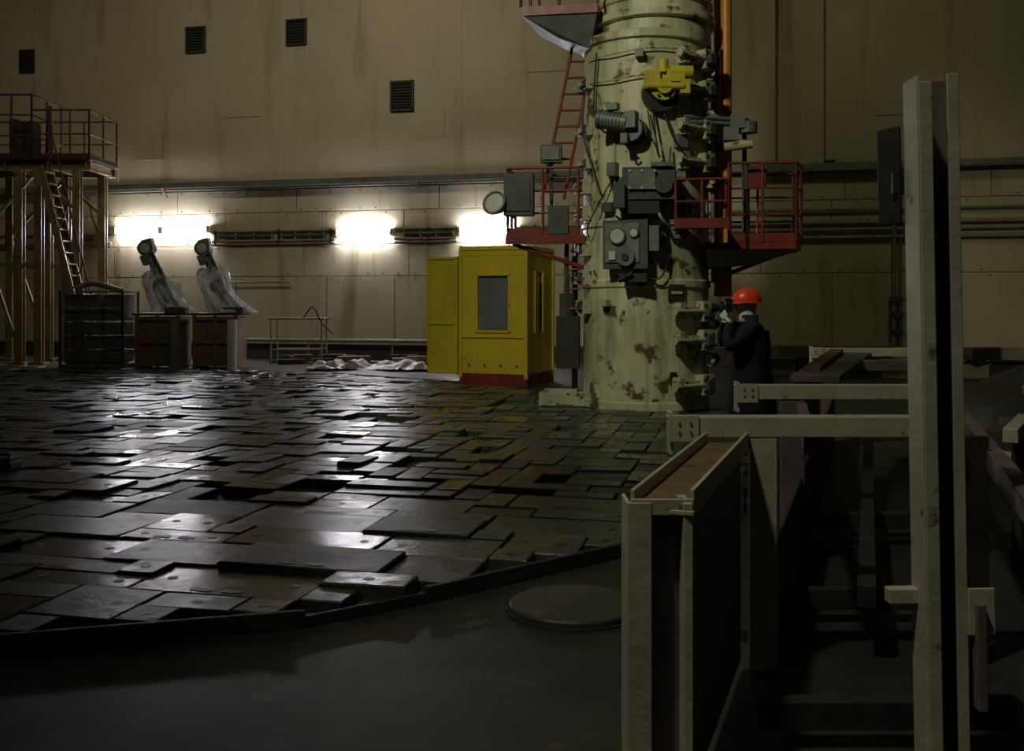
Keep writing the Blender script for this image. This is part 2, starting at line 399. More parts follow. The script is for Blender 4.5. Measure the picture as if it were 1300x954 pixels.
# yellow drive unit
b.M = rad(-78, 4.68)
b.cyl((.0, 0, -.06), (.14, 0, -.06), .27, DARKM, 28)
b.cyl((.12, 0, 0), (.26, 0, 0), .19, YELV, 24); b.cyl((.26, 0, 0), (.33, 0, 0), .11, YELV, 18)
b.box((.2, .17, .16), (.2, .26, .18), YELV); b.box((.22, -.16, .1), (.2, .2, .24), YELV)
b.cyl((.22, .1, .22), (.22, .42, .22), .09, YELV, 16); b.cyl((.3, -.25, .0), (.3, .28, .0), .05, YELV, 12)
b.cyl((.25, .0, .2), (.25, .0, .38), .07, YELV, 14); b.box((.24, .3, .0), (.16, .14, .2), YELV)
for k in range(6):
    t = k*math.pi/3; b.cyl((.26, .15*math.cos(t), .15*math.sin(t)), (.29, .15*math.cos(t), .15*math.sin(t)), .02, DARKM, 6)
# grey motor
b.M = rad(-106, 4.15)
b.cyl((.0, .12, -.08), (.12, .12, -.08), .2, DARKM, 24); b.cyl((.1, .12, -.06), (.24, .12, -.06), .17, GREY, 24)
b.cyl((.25, -.30, .10), (.25, .08, .02), .13, GREY, 20); b.cyl((.25, -.36, .11), (.25, -.30, .10), .145, DGREY, 20)
for k in range(6): b.cyl((.25, -.26+k*.05, .095-k*.01), (.25, -.25+k*.05, .093-k*.01), .14, DGREY, 20)
b.box((.25, .14, .06), (.2, .16, .24), GREY); b.box((.3, -.12, .26), (.14, .16, .1), GREY); b.box((.3, .05, -.2), (.1, .1, .14), GREY)
# main grey gearbox
b.M = rad(-88, 3.3)
b.box((.16, 0, 0), (.3, .74, .46), DGREY); b.box((.33, -.1, .05), (.06, .38, .28), GREY); b.box((.28, -.42, -.18), (.26, .16, .34), DGREY)
b.cyl((.3, .2, -.02), (.4, .2, -.02), .13, DGREY, 20); b.cyl((.2, .36, .1), (.2, .52, .1), .08, GREY, 14); b.box((.3, .18, .26), (.16, .3, .06), GREY)
for dy in (-.27, -.1, .08):
    for dz in (-.07, .17): b.cyl((.35, dy, dz), (.38, dy, dz), .018, DIAL, 8)
b.box((.2, -.1, -.34), (.2, .5, .18), DARKM)
b.tube([(.2, .1, -.3), (.3, .18, -.5), (.2, .3, -.62)], .03, GREY)
# panel with dials
b.M = rad(-103, 2.42)
b.box((.14, -.02, .02), (.22, .66, .70), DGREY)
b.box((.26, -.06, .04), (.03, .50, .56), GREY)
b.cyl((.27, -.12, .14), (.32, -.12, .14), .12, DGREY, 24); b.cyl((.32, -.12, .14), (.326, -.12, .14), .1, DIAL, 24)
b.cyl((.27, .12, .18), (.31, .12, .18), .07, DGREY, 20); b.cyl((.31, .12, .18), (.316, .12, .18), .055, DIAL, 20)
b.cyl((.27, .0, -.16), (.33, .0, -.16), .13, GREY, 24); b.cyl((.33, .0, -.16), (.36, .0, -.16), .05, DARKM, 12)
b.box((.28, -.2, -.14), (.04, .1, .12), DIAL); b.box((.15, .40, .1), (.2, .14, .36), GREY); b.box((.2, .1, -.46), (.16, .4, .12), DARKM)
b.cyl((.3, .1, -.4), (.3, -.1, -.5), .04, BLACK, 10)
b.M = rad(-63, 1.75); b.box((.02, 0, 0), (.03, .26, .24), DARKM); b.box((.04, 0, 0), (.03, .18, .04), CREAM2)
b.M = rad(-60, .5); b.box((.02, -.1, 0), (.02, .1, .2), DARKM)
# cables
b.M = CM
def onc(a, z, r=1.02): t = math.radians(a); return (r*math.cos(t), r*math.sin(t), z)
for k in range(13):
    a0 = random.uniform(-125, -55); z0 = random.uniform(3.0, 4.6); a1 = a0+random.uniform(-35, 35); z1 = z0-random.uniform(.3, 1.3)
    b.tube([onc(a0, z0), onc((a0+a1)/2+random.uniform(-10, 10), (z0+z1)/2-.25, 1.14), onc(a1, z1)], random.uniform(.01, .018), BLACK)
b.tube([onc(-100, 2.05), onc(-80, 1.95, 1.1), onc(-70, 2.3)], .015, BLACK)
b.tube([onc(-150, 4.9), onc(-148, 4.2, 1.1), onc(-140, 3.6), onc(-130, 3.2)], .016, BLACK)
b.tube([onc(-135, 5.3), onc(-138, 4.5), onc(-128, 4.2, 1.06), onc(-115, 4.15)], .014, BLACK)
b.tube([onc(-78, 4.5), onc(-70, 4.0, 1.12), onc(-60, 3.7, 1.15), onc(-50, 3.5)], .016, BLACK)
for z in (5.28, 4.9): b.tube([onc(-150, z), onc(-120, z-.05), onc(-90, z), onc(-60, z)], .012, CREAM2)
for a, z, w_, h_ in ((-60, 3.95, .16, .2), (-55, 3.0, .2, .26), (-122, 3.0, .18, .14), (-118, 3.55, .14, .2), (-60, 2.6, .14, .14), (-95, 5.2, .12, .1), (-125, 1.6, .1, .1)):
    b.M = rad(a, z); b.box((.06, 0, 0), (.12, w_, h_), random.choice((GREY, DGREY, CREAM2)))
b.M = CM
# orange poles
b.cyl((1.22, .05, 1.7), (1.22, .05, 9.5), .085, ORANGE, 18); b.cyl((1.10, .2, 1.7), (1.10, .2, 9.5), .05, ORANGE, 12)
for z in (2.4, 4.0, 5.4): b.box((1.08, .1, z), (.42, .16, .1), DARKM)
b.cyl((1.0, -.3, 1.9), (1.0, -.3, 5.6), .03, GREY, 8)
b.cyl((1.48, -.1, 2.6), (1.48, -.1, 4.2), .035, DARKM, 10)
# --- left platform
b.box((-1.5, -.1, 2.60), (1.15, .9, .06), RED); b.box((-1.5, -.57, 2.56), (1.2, .04, .14), RED)
b.bar((-2.0, -.5, 2.5), (-.95, -.3, 2.15), .06, .06, RED); b.bar((-2.0, .3, 2.5), (-.95, .2, 2.15), .06, .06, RED)
b.rail([(-1.0, -.55, 2.62), (-2.07, -.55, 2.62), (-2.07, .35, 2.62)], 1.02, RED, .022, (.33, .66), .5, .12)
b.box((-1.88, -.66, 3.22), (.44, .26, .62), DGREY); b.box((-1.88, -.80, 3.22), (.36, .02, .5), DGREY)
b.box((-1.43, -.3, 3.88), (.32, .22, .27), DGREY); b.cyl((-1.43, -.3, 2.65), (-1.43, -.3, 3.75), .03, DGREY, 8); b.box((-1.43, -.42, 3.88), (.26, .03, .2), GREY)
b.box((-1.3, -.5, 2.85), (.3, .2, .42), DGREY)
b.cyl((-1.2, -.3, 2.6), (-1.2, -.3, 1.2), .04, DGREY, 8); b.cyl((-1.1, .1, 0.2), (-1.1, .1, 2.6), .05, DGREY, 8)
b.box((-1.18, -.2, 1.0), (.35, .3, .8), DARKM); b.cyl((-1.2, -.2, 1.4), (-1.2, -.2, 1.75), .12, DGREY, 14)
def ladder(a, c, w, m, n, r=.025, side=(1, 0, 0)):
    a = Vector(a); c = Vector(c); sd = Vector(side)*w/2
    for s_ in (-1, 1): b.cyl(a+sd*s_, c+sd*s_, r, m, 8)
    for i in range(n): p = a.lerp(c, (i+.5)/n); b.cyl(p-sd, p+sd, r*.8, m, 8)
ladder((-1.42, -.15, 3.2), (-.92, -.15, 5.7), .34, RED, 10)
for z in (1.2, 1.5, 1.8, 2.1): b.cyl((-1.25, -.3, z), (-.98, -.3, z+.02), .02, RED, 8)
# --- right platforms
b.box((.78, -1.05, 2.70), (.72, .5, .05), RED); b.box((.78, -1.30, 2.72), (.76, .04, .14), RED)
b.rail([(.42, -1.3, 2.72), (1.15, -1.3, 2.72), (1.15, -.8, 2.72)], .62, RED, .02, (.5,), .36)
P1 = [(.85, -.75), (2.15, -.75), (2.3, -.2), (2.3, .6), (.95, .6)]
n = len(P1)
b.add([(x, y, 2.48) for x, y in P1]+[(x, y, 2.38) for x, y in P1], [tuple(range(n)), tuple(range(n, 2*n))[::-1]]+[(i, (i+1) % n, n+(i+1) % n, n+i) for i in range(n)], RED)
b.add([(.85, -.72, 2.38), (2.12, -.72, 2.38), (2.25, .5, 2.38), (.95, .5, 2.38), (.92, -.5, 2.12), (1.7, -.45, 2.2), (1.7, .3, 2.2), (.95, .3, 2.12)],
      [(0, 1, 5, 4), (1, 2, 6, 5), (2, 3, 7, 6), (4, 5, 6, 7)], PIPE)
b.rail([(1.2, -.75, 2.48), (2.15, -.75, 2.48), (2.3, -.2, 2.48), (2.3, .6, 2.48), (1.2, .6, 2.48)], 1.15, RED, .022, (.35, .68), .5, .13)
b.bar((2.1, -.5, 2.38), (1.0, -.2, 1.95), .06, .06, RED)
b.box((1.62, -.5, 3.45), (.26, .2, .3), RED); b.cyl((1.5, -.2, 2.5), (1.5, -.2, 3.7), .05, DARKM, 10)
# --- top platform, left
P2 = [(-1.85, -.7), (-.7, -.75), (-.62, .3), (-1.7, .5)]
b.add([(x, y, 6.04) for x, y in P2]+[(x, y, 5.90) for x, y in P2], [(0, 1, 2, 3), (7, 6, 5, 4)]+[(i, (i+1) % 4, 4+(i+1) % 4, 4+i) for i in range(4)], RED)
b.add([(-1.82, -.68, 5.90), (-.72, -.72, 5.90), (-.66, .3, 5.90), (-1.68, .48, 5.90), (-1.30, -.5, 5.6), (-.82, -.5, 5.42), (-.8, .1, 5.42), (-1.25, .2, 5.6)],
      [(0, 1, 5, 4), (1, 2, 6, 5), (2, 3, 7, 6), (3, 0, 4, 7), (4, 5, 6, 7)], TRAY)
b.rail([(-.7, -.75, 6.04), (-1.85, -.7, 6.04), (-1.7, .5, 6.04)], 1.1, RED, .024, (.5,), .5)
b.M = CM @ Matrix.Translation((-2.22, -.75, 3.08)) @ Matrix.Rotation(math.radians(70), 4, 'X') @ Matrix.Rotation(math.radians(-20), 4, 'Y')
b.lathe([(.06, -.16), (.10, -.12), (.17, 0), (.19, .05), (.19, .08), (.16, .08), (.15, .06)], TRAY, 28)
b.lathe([(.15, .062), (.05, .075)], DIAL, 28)
b.bar((-.2, 0, 0), (-.2, 0, -.2), .02, .03, DGREY); b.bar((.2, 0, 0), (.2, 0, -.2), .02, .03, DGREY); b.bar((-.2, 0, -.2), (.2, 0, -.2), .02, .03, DGREY)
b.finish(.006)

# ------------------------------------------------------------------ control booth
BM = Matrix.Translation((.27, 18.9, 0)) @ Matrix.Rotation(math.radians(-21.7), 4, 'Z')
b = B('control_booth'); b.M = BM
W, D, Hh = 1.36, 1.5, 2.7
b.box((-W/2, D/2, .12), (W+.04, D+.04, .24), RED)
b.box((-W/2, D/2, Hh-.04), (W+.06, D+.06, .08), YEL); b.box((-W/2, D/2, Hh-.14), (W+.02, D+.02, .1), YEL)
wx0, wx1, wz0, wz1 = -1.02, -.34, 1.05, 2.15
b.box((wx0/2-W/2, .02, 1.4), (W+wx0, .04, 2.4), YEL); b.box((wx1/2, .02, 1.4), (-wx1, .04, 2.4), YEL)
b.box(((wx0+wx1)/2, .02, (.2+wz0)/2), (wx1-wx0, .04, wz0-.2), YEL); b.box(((wx0+wx1)/2, .02, (wz1+2.6)/2), (wx1-wx0, .04, 2.6-wz1), YEL)
b.box(((wx0+wx1)/2, .05, 1.6), (.66, .01, 1.08), GLASS)
for x in (wx0, wx1): b.box((x, -.005, 1.6), (.05, .05, 1.15), YEL)
for z in (wz0, wz1): b.box(((wx0+wx1)/2, -.005, z), (.73, .05, .05), YEL)
b.box((-.02, .22, 1.4), (.04, .44, 2.4), YEL); b.box((-.02, 1.2, 1.4), (.04, .6, 2.4), YEL)
b.box((-.02, .67, .62), (.04, .46, .84), YEL); b.box((-.02, .67, 2.4), (.04, .46, .4), YEL); b.box((-.04, .67, 1.6), (.01, .46, 1.2), GLASS)
for y in (.44, .90): b.box((.005, y, 1.62), (.05, .05, 1.2), YEL)
b.box((-W/2, D-.02, 1.4), (W, .04, 2.4), YEL); b.box((-W+.02, D-.3, 1.4), (.04, .6, 2.4), YEL); b.box((-W+.02, .45, 2.5), (.04, .9, .2), YEL)
for x in (-W, 0):
    for y in (0, D): b.box((x, y, 1.4), (.07, .07, 2.5), YEL)
b.box((-W/2, -.02, .95), (W, .03, .04), YEL)
for k in range(4): b.cyl((-W/2-.5+k*.33, -.035, .4), (-W/2-.5+k*.33, -.02, .4), .02, DARKM, 8)
b.M = BM @ Matrix.Translation((-W-.05, 0, 0)) @ Matrix.Rotation(math.radians(178), 4, 'Z')
b.box((.34, 0, 1.36), (.64, .035, 2.26), YEL)
for x in (.03, .65): b.box((x, .01, 1.36), (.05, .07, 2.30), YEL)
for z in (.24, 1.2, 2.48): b.box((.34, .01, z), (.66, .07, .05), YEL)
b.box((.665, -.01, 1.36), (.03, .06, 2.30), RED); b.box((.58, -.05, 1.2), (.05, .08, .14), DARKM)
b.box((.0, -.02, 1.36), (.035, .05, 2.3), DARKM)
for z in (.6, 2.1): b.cyl((0, -.03, z-.07), (0, -.03, z+.07), .025, YEL, 8)
b.finish(.006)

# ------------------------------------------------------------------ access tower (left)
b = B('steel_access_tower')
for x in (-13.9, -12.85, -12.35, -11.35):
    for y in (26.0, 27.6):
        b.ibeam((x, y, 0), (x, y, 5.15), .2, .2, .025, OLIVE)
        b.box((x, y, .03), (.4, .4, .06), OLIVE)
for y in (26.0, 27.6): b.ibeam((-14.6, y, 5.2), (-11.0, y, 5.2), .16, .26, .02, OLIVE)
for x in (-14.4, -13.2, -12, -11.1): b.ibeam((x, 25.9, 5.2), (x, 27.7, 5.2), .14, .22, .02, OLIVE)
b.box((-12.8, 26.8, 5.36), (3.7, 1.9, .05), DARKM)
for y in (26.0, 27.6):
    b.bar((-13.9, y, 3.4), (-12.35, y, 5.1), .07, .07, OLIVE); b.bar((-13.9, y, 3.4), (-12.85, y, .3), .07, .07, OLIVE)
    b.bar((-12.85, y, 2.6), (-12.35, y, 2.6), .1, .1, OLIVE); b.bar((-13.9, y, 2.6), (-12.85, y, 2.6), .1, .1, OLIVE); b.bar((-12.35, y, 4.9), (-11.35, y, 4.0), .07, .07, OLIVE)
RAILD = mat('rail_dark_brown', (.075, .03, .022), (.045, .022, .016), .5, scale=4)
b.rail([(-11.0, 25.9, 5.38), (-12.5, 25.9, 5.38)], 1.25, RAILD, .026, (.5,), .5, .12)
b.rail([(-11.0, 25.9, 5.38), (-11.0, 27.7, 5.38), (-14.6, 27.7, 5.38)], 1.25, RAILD, .026, (.5,), .9, .12)
b.rail([(-12.5, 25.9, 5.38), (-14.6, 25.9, 5.38)], 1.65, RAILD, .028, (.35, .68), .55, .12)
b.rail([(-12.5, 25.9, 5.38), (-12.5, 27.6, 5.38)], 1.65, RAILD, .028, (.35, .68), .85)
b.box((-12.9, 26.5, 5.9), (.5, .5, 1.0), DARKM); b.cyl((-12.3, 26.3, 5.4), (-12.2, 26.3, 6.8), .05, DARKM, 8); b.cyl((-13.3, 26.6, 5.4), (-13.3, 26.6, 6.5), .12, DARKM, 10)
for y in (25.3, 25.85): b.bar((-12.0, y, 5.1), (-10.75, y, .1), .05, .16, OLIVE)
for i in range(17):
    t = (i+.5)/17; b.box((-12.0+1.25*t, 25.575, 5.1-5.0*t), (.2, .52, .035), OLIVE)
b.cyl((-11.7, 25.3, 5.9), (-10.5, 25.3, 1.0), .022, RAILD, 8)
for t in (.05, .35, .65, .95): b.cyl((-12+1.25*t, 25.3, 5.1-5.0*t), (-11.72+1.25*t, 25.3, 5.9-4.9*t-.1), .018, RAILD, 8)
b.finish()

# ------------------------------------------------------------------ pallet cage
b = B('stacked_goods_cage')
y0, y1 = 23.9, 24.9
x0, x1 = -10.85, -9.35
b.box(((x0+x1)/2, (y0+y1)/2, .08), (x1-x0, y1-y0, .08), RUST)
for x in (x0+.08, (x0+x1)/2, x1-.08): b.box((x, (y0+y1)/2, .03), (.12, y1-y0, .06), RUST)
for k in range(5):
    z = .14+k*.34
    for i in range(3):
        w = (x1-x0-.1)/3
        b.box((x0+.05+w*(i+.5), (y0+y1)/2, z+.16), (w-.04, y1-y0-.15, .30), SACK, (random.uniform(-2, 2), random.uniform(-2, 2), random.uniform(-3, 3)))
for x in (x0, x1):
    for y in (y0, y1): b.box((x, y, .95), (.05, .05, 1.9), DARKM)
for z in (.3, .9, 1.5, 1.88):
    b.box(((x0+x1)/2, y0, z), (x1-x0, .025, .03), TRAY); b.box(((x0+x1)/2, y1, z), (x1-x0, .025, .03), TRAY)
    b.box((x0, (y0+y1)/2, z), (.025, y1-y0, .03), TRAY); b.box((x1, (y0+y1)/2, z), (.025, y1-y0, .03), TRAY)
for i in range(1, 8): b.cyl((x0+(x1-x0)*i/8, y0, .1), (x0+(x1-x0)*i/8, y0, 1.88), .01, TRAY, 6)
b.tube([(x0+.2, y0+.4, 1.95), (x0+.6, y0+.5, 2.08), (x1-.2, y0+.4, 1.9)], .07, SACK, 10)
b.finish(.012)

# ------------------------------------------------------------------ wrapped manipulators on crates
def wrapped(cx, lean, cy=24.6):
    b = B('wrapped_manipulator')
    b.M = Matrix.Translation((cx, cy, 0))
    b.box((0, 0, .66), (1.05, .9, 1.2), CARD)
    for x in (-.5, 0, .5): b.box((x, -.46, .66), (.09, .04, 1.28), RUST)
    for z in (.12, .66, 1.22): b.box((0, -.47, z), (1.1, .03, .08), RUST)
    b.box((0, 0, 1.33), (1.2, 1.0, .05), DARKM)
    for x in (-.5, .5): b.box((x, 0, .04), (.12, .9, .08), RUST)
    b.cyl((.45, -.62, 0), (.45, -.62, 1.2), .12, DIAL if lean > .5 else GREY, 16); b.box((.42, -.3, 1.42), (.5, .3, .16), DGREY)
    base = Vector((.26, 0, 1.35)); top = Vector((-.42, 0, 2.95))
    b.cyl(base, top, .13, GREY, 14, .10); b.cyl(base-Vector((0, 0, .02)), base+Vector((-.05, 0, .25)), .24, DGREY, 16)
    mid = base.lerp(top, .42); b.cyl(mid-Vector((0, .22, 0)), mid+Vector((0, .22, 0)), .18, GREY, 16)
    b.bar(base+Vector((.14, -.1, .1)), top+Vector((.16, -.1, -.1)), .05, .07, DGREY)
    b.cyl(top+Vector((0, -.15, 0)), top+Vector((0, .15, 0)), .19, GREY, 20); b.cyl(top+Vector((0, -.17, 0)), top+Vector((0, -.15, 0)), .12, DIAL, 16)
    b.box(top+Vector((.02, 0, .15)), (.26, .2, .16), GREY, (0, -15, 0)); b.box(top+Vector((.02, -.1, -.28)), (.2, .2, .24), GREY, (0, -22, 0))
    vs = []; fs = []; n = 72; m = 26
    for j in range(m):
        t = j/(m-1); q_ = .34+.66*t; c = top.lerp(base, q_); c.x -= .08*math.sin(t*3)
        R = .15+.36*t**1.1+.05*math.sin(t*9+cx)
        for i in range(n):
            a = 2*math.pi*i/n; q = noise.noise(Vector((math.cos(a)*1.6+cx, math.sin(a)*1.6, t*2)))
            f = noise.noise(Vector((math.cos(a)*6+cx, math.sin(a)*6, t*2.5+5)))
            r = R*(1+.5*q+.3*f)
            vs.append(c+Vector((math.cos(a)*r*1.1, math.sin(a)*r*.9, (.35*f+.3*q)*(1-t)**2+.02)))
    for j in range(m-1):
        for i in range(n): fs.append((j*n+i, j*n+(i+1) % n, (j+1)*n+(i+1) % n, (j+1)*n+i))
    b.add(vs, fs, FILM, True)
    return b.finish()
wrapped(-8.60, 0.2)
wrapped(-7.20, 1.0)

b = B('metal_frame_trestle')
for x in (-6.2, -4.9):
    for y in (25.6, 26.3): b.cyl((x, y, 0), (x, y, 1.2), .025, PIPE, 8)
    b.cyl((x, 25.6, 1.2), (x, 26.3, 1.2), .025, PIPE, 8)
for y in (25.6, 26.3):
    b.cyl((-6.3, y, 1.2), (-4.8, y, 1.2), .025, PIPE, 8); b.cyl((-6.2, y, .4), (-4.9, y, .4), .02, PIPE, 8)
b.tube([(-5.4, 25.7, 1.2), (-5.1, 25.5, 1.5), (-4.9, 25.6, 1.1), (-4.6, 25.7, .8)], .02, BLACK)
b.finish()
b = B('floor_debris_pile')
for k in range(34):
    x = random.uniform(-6.2, -1.6); y = 26.0-.22*(x+4)+random.uniform(-.5, .4)
    s_ = random.uniform(.15, .5); h = random.uniform(.04, .3)
    b.box((x, y, h/2+.0), (s_*1.6, s_*.7, h), random.choice([CARD, DGREY, DARKM, PIPE, GREY]), (0, 0, random.uniform(-25, 25)))
b.finish(.01)
b = B('plastic_sheet'); vs = []; fs = []; nx, ny = 56, 24
for j in range(ny):
    for i in range(nx):
        x = -4.9+3.0*i/(nx-1); y = 23.2+1.1*j/(ny-1)-.10*(x+3)
        e = min(1, min(i, nx-1-i, j, ny-1-j)/3)
        z = .04+e*.26*max(0, noise.noise(Vector((x*2.0, y*2.0, 1)))+.25)+.08*abs(noise.noise(Vector((x*6, y*6, 4))))
        vs.append((x+.1*noise.noise(Vector((y*2, 0, 0))), y, z))
for j in range(ny-1):
    for i in range(nx-1): fs.append((j*nx+i, j*nx+i+1, (j+1)*nx+i+1, (j+1)*nx+i))
b.add(vs, fs, SHEET, True); b.finish()
b = B('blue_tool_tray')
b.box((-4.75, 9.2, .11), (.34, .2, .06), BLUEP); b.box((-4.75, 9.2, .15), (.28, .14, .05), BLUEP); b.cyl((-4.85, 9.2, .20), (-4.65, 9.2, .20), .015, BLUEP, 8)
b.box((-4.85, 9.2, .185), (.02, .02, .05), BLUEP); b.box((-4.65, 9.2, .185), (.02, .02, .05), BLUEP)
b.finish(.006)

# ------------------------------------------------------------------ barrier frames, right foreground
b = B('steel_barrier_frame')
def LX(d): return .363+.36*(d-3)
def RX(d): return LX(d)+1.25
b.box((LX(3)+.020, 3.0, .50), (.075, .02, 1.0), BEAM); b.box((LX(3)-.012, 3.07, .50), (.012, .14, 1.0), BEAM)
b.box((LX(3)+.10, 3.06, .50), (.13, .02, 1.0), BEAMD)
b.box((LX(3)+.165, 3.05, .50), (.03, .14, 1.0), BEAM)
a = Vector((LX(3)+.09, 3.0, 1.0)); c = Vector((LX(4.35)+.09, 4.35, 1.0))
b.bar(a-Vector((0, 0, .03)), c-Vector((0, 0, .03)), .19, .015, BEAM)
for s_ in (-1, 1):
    o = Vector((s_*.09, 0, .0)); b.bar(a+o, c+o, .014, .075, BEAM)
b.bar(a+Vector((0, .01, -.015)), c+Vector((0, 0, -.015)), .15, .02, RUST)
b.box((LX(3)+.09, 3.0, .985), (.19, .014, .05), BEAM)
def web(d0, d1, z0, z1, off, m, t=.015):
    b.bar((LX(d0)+off, d0, (z0+z1)/2), (LX(d1)+off, d1, (z0+z1)/2), t, z1-z0, m)
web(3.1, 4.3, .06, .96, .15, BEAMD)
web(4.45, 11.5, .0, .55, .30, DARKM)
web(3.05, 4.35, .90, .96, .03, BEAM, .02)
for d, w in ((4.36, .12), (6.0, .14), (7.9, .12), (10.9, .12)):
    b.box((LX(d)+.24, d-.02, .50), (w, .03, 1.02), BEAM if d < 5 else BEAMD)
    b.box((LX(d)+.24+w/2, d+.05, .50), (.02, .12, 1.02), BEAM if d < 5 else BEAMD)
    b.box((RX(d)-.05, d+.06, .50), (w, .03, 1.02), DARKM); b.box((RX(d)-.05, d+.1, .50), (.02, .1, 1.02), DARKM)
for d, z, xl, xr, h in ((4.33, 1.06, .685, 1.92, .088), (6.02, 1.06, 1.36, 2.55, .085), (8.6, 1.06, 2.75, 3.5, .09), (10.9, 1.06, 3.28, 4.4, .09)):
    b.box(((xl+xr)/2, d, z), (xr-xl, .014, h), BEAM); b.box(((xl+xr)/2, d+.05, z+h/2-.006), (xr-xl, .10, .012), BEAM)
    b.box((xl+.06, d-.012, z-.005), (.13, .012, h+.03), BEAM)
    b.box((xl+.01, d+.05, z-.03), (.014, .1, h+.1), BEAM)
    for dx in (.04, .09):
        for dz in (-.02, .02): b.cyl((xl+dx, d-.024, z+dz), (xl+dx, d-.012, z+dz), .007, BEAMD, 6)
b.bar((LX(4.45)+.45, 4.45, .96), (LX(6)+.30, 6.0, .96), .06, .08, BEAMD)
b.bar((LX(6.05)+.25, 6.05, .98), (LX(8.6)+.25, 8.6, .98), .16, .07, BEAMD)
b.bar((RX(2.0)+.02, 2.0, .9), (RX(9)+.02, 9.0, .9), .07, .09, BEAMD)
b.bar((LX(4.4)+.7, 4.4, .3), (LX(9)+.7, 9.0, .3), .08, .1, DARKM)
for d in (3.6, 5.0, 6.8): b.bar((LX(d)+.3, d, .12), (RX(d), d, .12), .08, .1, DARKM)
b.bar((LX(7.1)+.32, 7.1, 1.06), (LX(9.6)+.55, 9.6, 1.10), .34, .05, SACK); b.bar((LX(7.4)+.28, 7.4, 1.10), (LX(9.4)+.40, 9.4, 1.14), .12, .05, RUST)
b.finish(.003)
b = B('steel_channel_post')
b.M = Matrix.Translation((1.478, 3.4, 0)) @ Matrix.Rotation(math.radians(-1.0), 4, 'Y')
b.box((0, .05, 1.19), (.150, .012, 2.36), BEAMD)
b.box((-.076, -.005, 1.18), (.012, .12, 2.37), BEAM); b.box((.076, .02, 1.19), (.014, .07, 2.38), BEAM)
b.box((-.053, -.062, 1.175), (.045, .010, 2.34), BEAM); b.box((.060, -.016, 1.19), (.04, .010, 2.38), BEAM)
b.box((.0, 0, .01), (.28, .28, .02), DARKM)
b.box((-.108, .12, 2.05), (.012, .11, .34), DARKM, (0, 0, 20)); b.box((-.09, .08, 2.02), (.05, .02, .08), DARKM)
b.box((.125, -.02, .55), (.09, .012, .16), BEAM); b.box((.115, .0, .40), (.03, .1, .36), BEAMD); b.box((-.12, .02, .60), (.12, .05, .05), BEAM)
b.finish(.003)
b = B('scrap_metal_pile')
rs = random.Random(3)
for k in range(30):
    d = rs.uniform(5.2, 11.0); x = d*rs.uniform(.50, .58)+.25
    z = rs.uniform(.05, .75); L_ = rs.uniform(.5, 1.4); a = rs.uniform(-40, 20)
    b.box((x, d, z), (rs.uniform(.05, .12), L_, rs.uniform(.04, .1)), rs.choice([DARKM, BEAMD, DARKM, RUST]), (rs.uniform(-8, 8), rs.uniform(-8, 8), a))
for x, y in ((3.5, 6.0), (4.2, 7.4), (4.9, 9), (5.8, 10.6)): b.box((x, y, .35), (.4, .6, .7), DARKM, (0, 0, -20))
b.box((3.05, 6.0, .85), (.08, .9, .08), BEAM, (0, 0, -32)); b.box((3.1, 6.3, .62), (.08, .6, .08), BEAM, (0, 0, 10)); b.cyl((3.0, 5.9, 0), (3.05, 6.0, .85), .04, DARKM, 8)
b.finish(.004)
b = B('tarpaulin_heap'); vs = []; fs = []; n = 30
for j in range(n):
    for i in range(n):
        u_, v_ = i/(n-1), j/(n-1); x = 6.0+4.2*u_; y = 12.0+3.0*v_
        e = math.sin(math.pi*u_)**.5*math.sin(math.pi*v_)**.5 if 0 < i < n-1 and 0 < j < n-1 else 0
        vs.append((x, y, e*(.75+.20*u_+.22*noise.noise(Vector((x*1.3, y*1.3, 0))))))
for j in range(n-1):
    for i in range(n-1): fs.append((j*n+i, j*n+i+1, (j+1)*n+i+1, (j+1)*n+i))
b.add(vs, fs, DARKM, True); b.finish()
b = B('stacked_steel_sections')
for k in range(9):
    x = 5.6+k*.75; y = 22.3-.23*k*.75+rs.uniform(-.5, .5)
    b.ibeam((x-.7, y, .2), (x+.7, y-.2, .2), .3, .4, .04, DARKM if k % 2 else PIPE)
    b.box((x, y-.1, .52), (.9, .35, .25), rs.choice([PIPE, BEAMD, DARKM]), (0, 0, rs.uniform(-20, 20)))
b.finish()

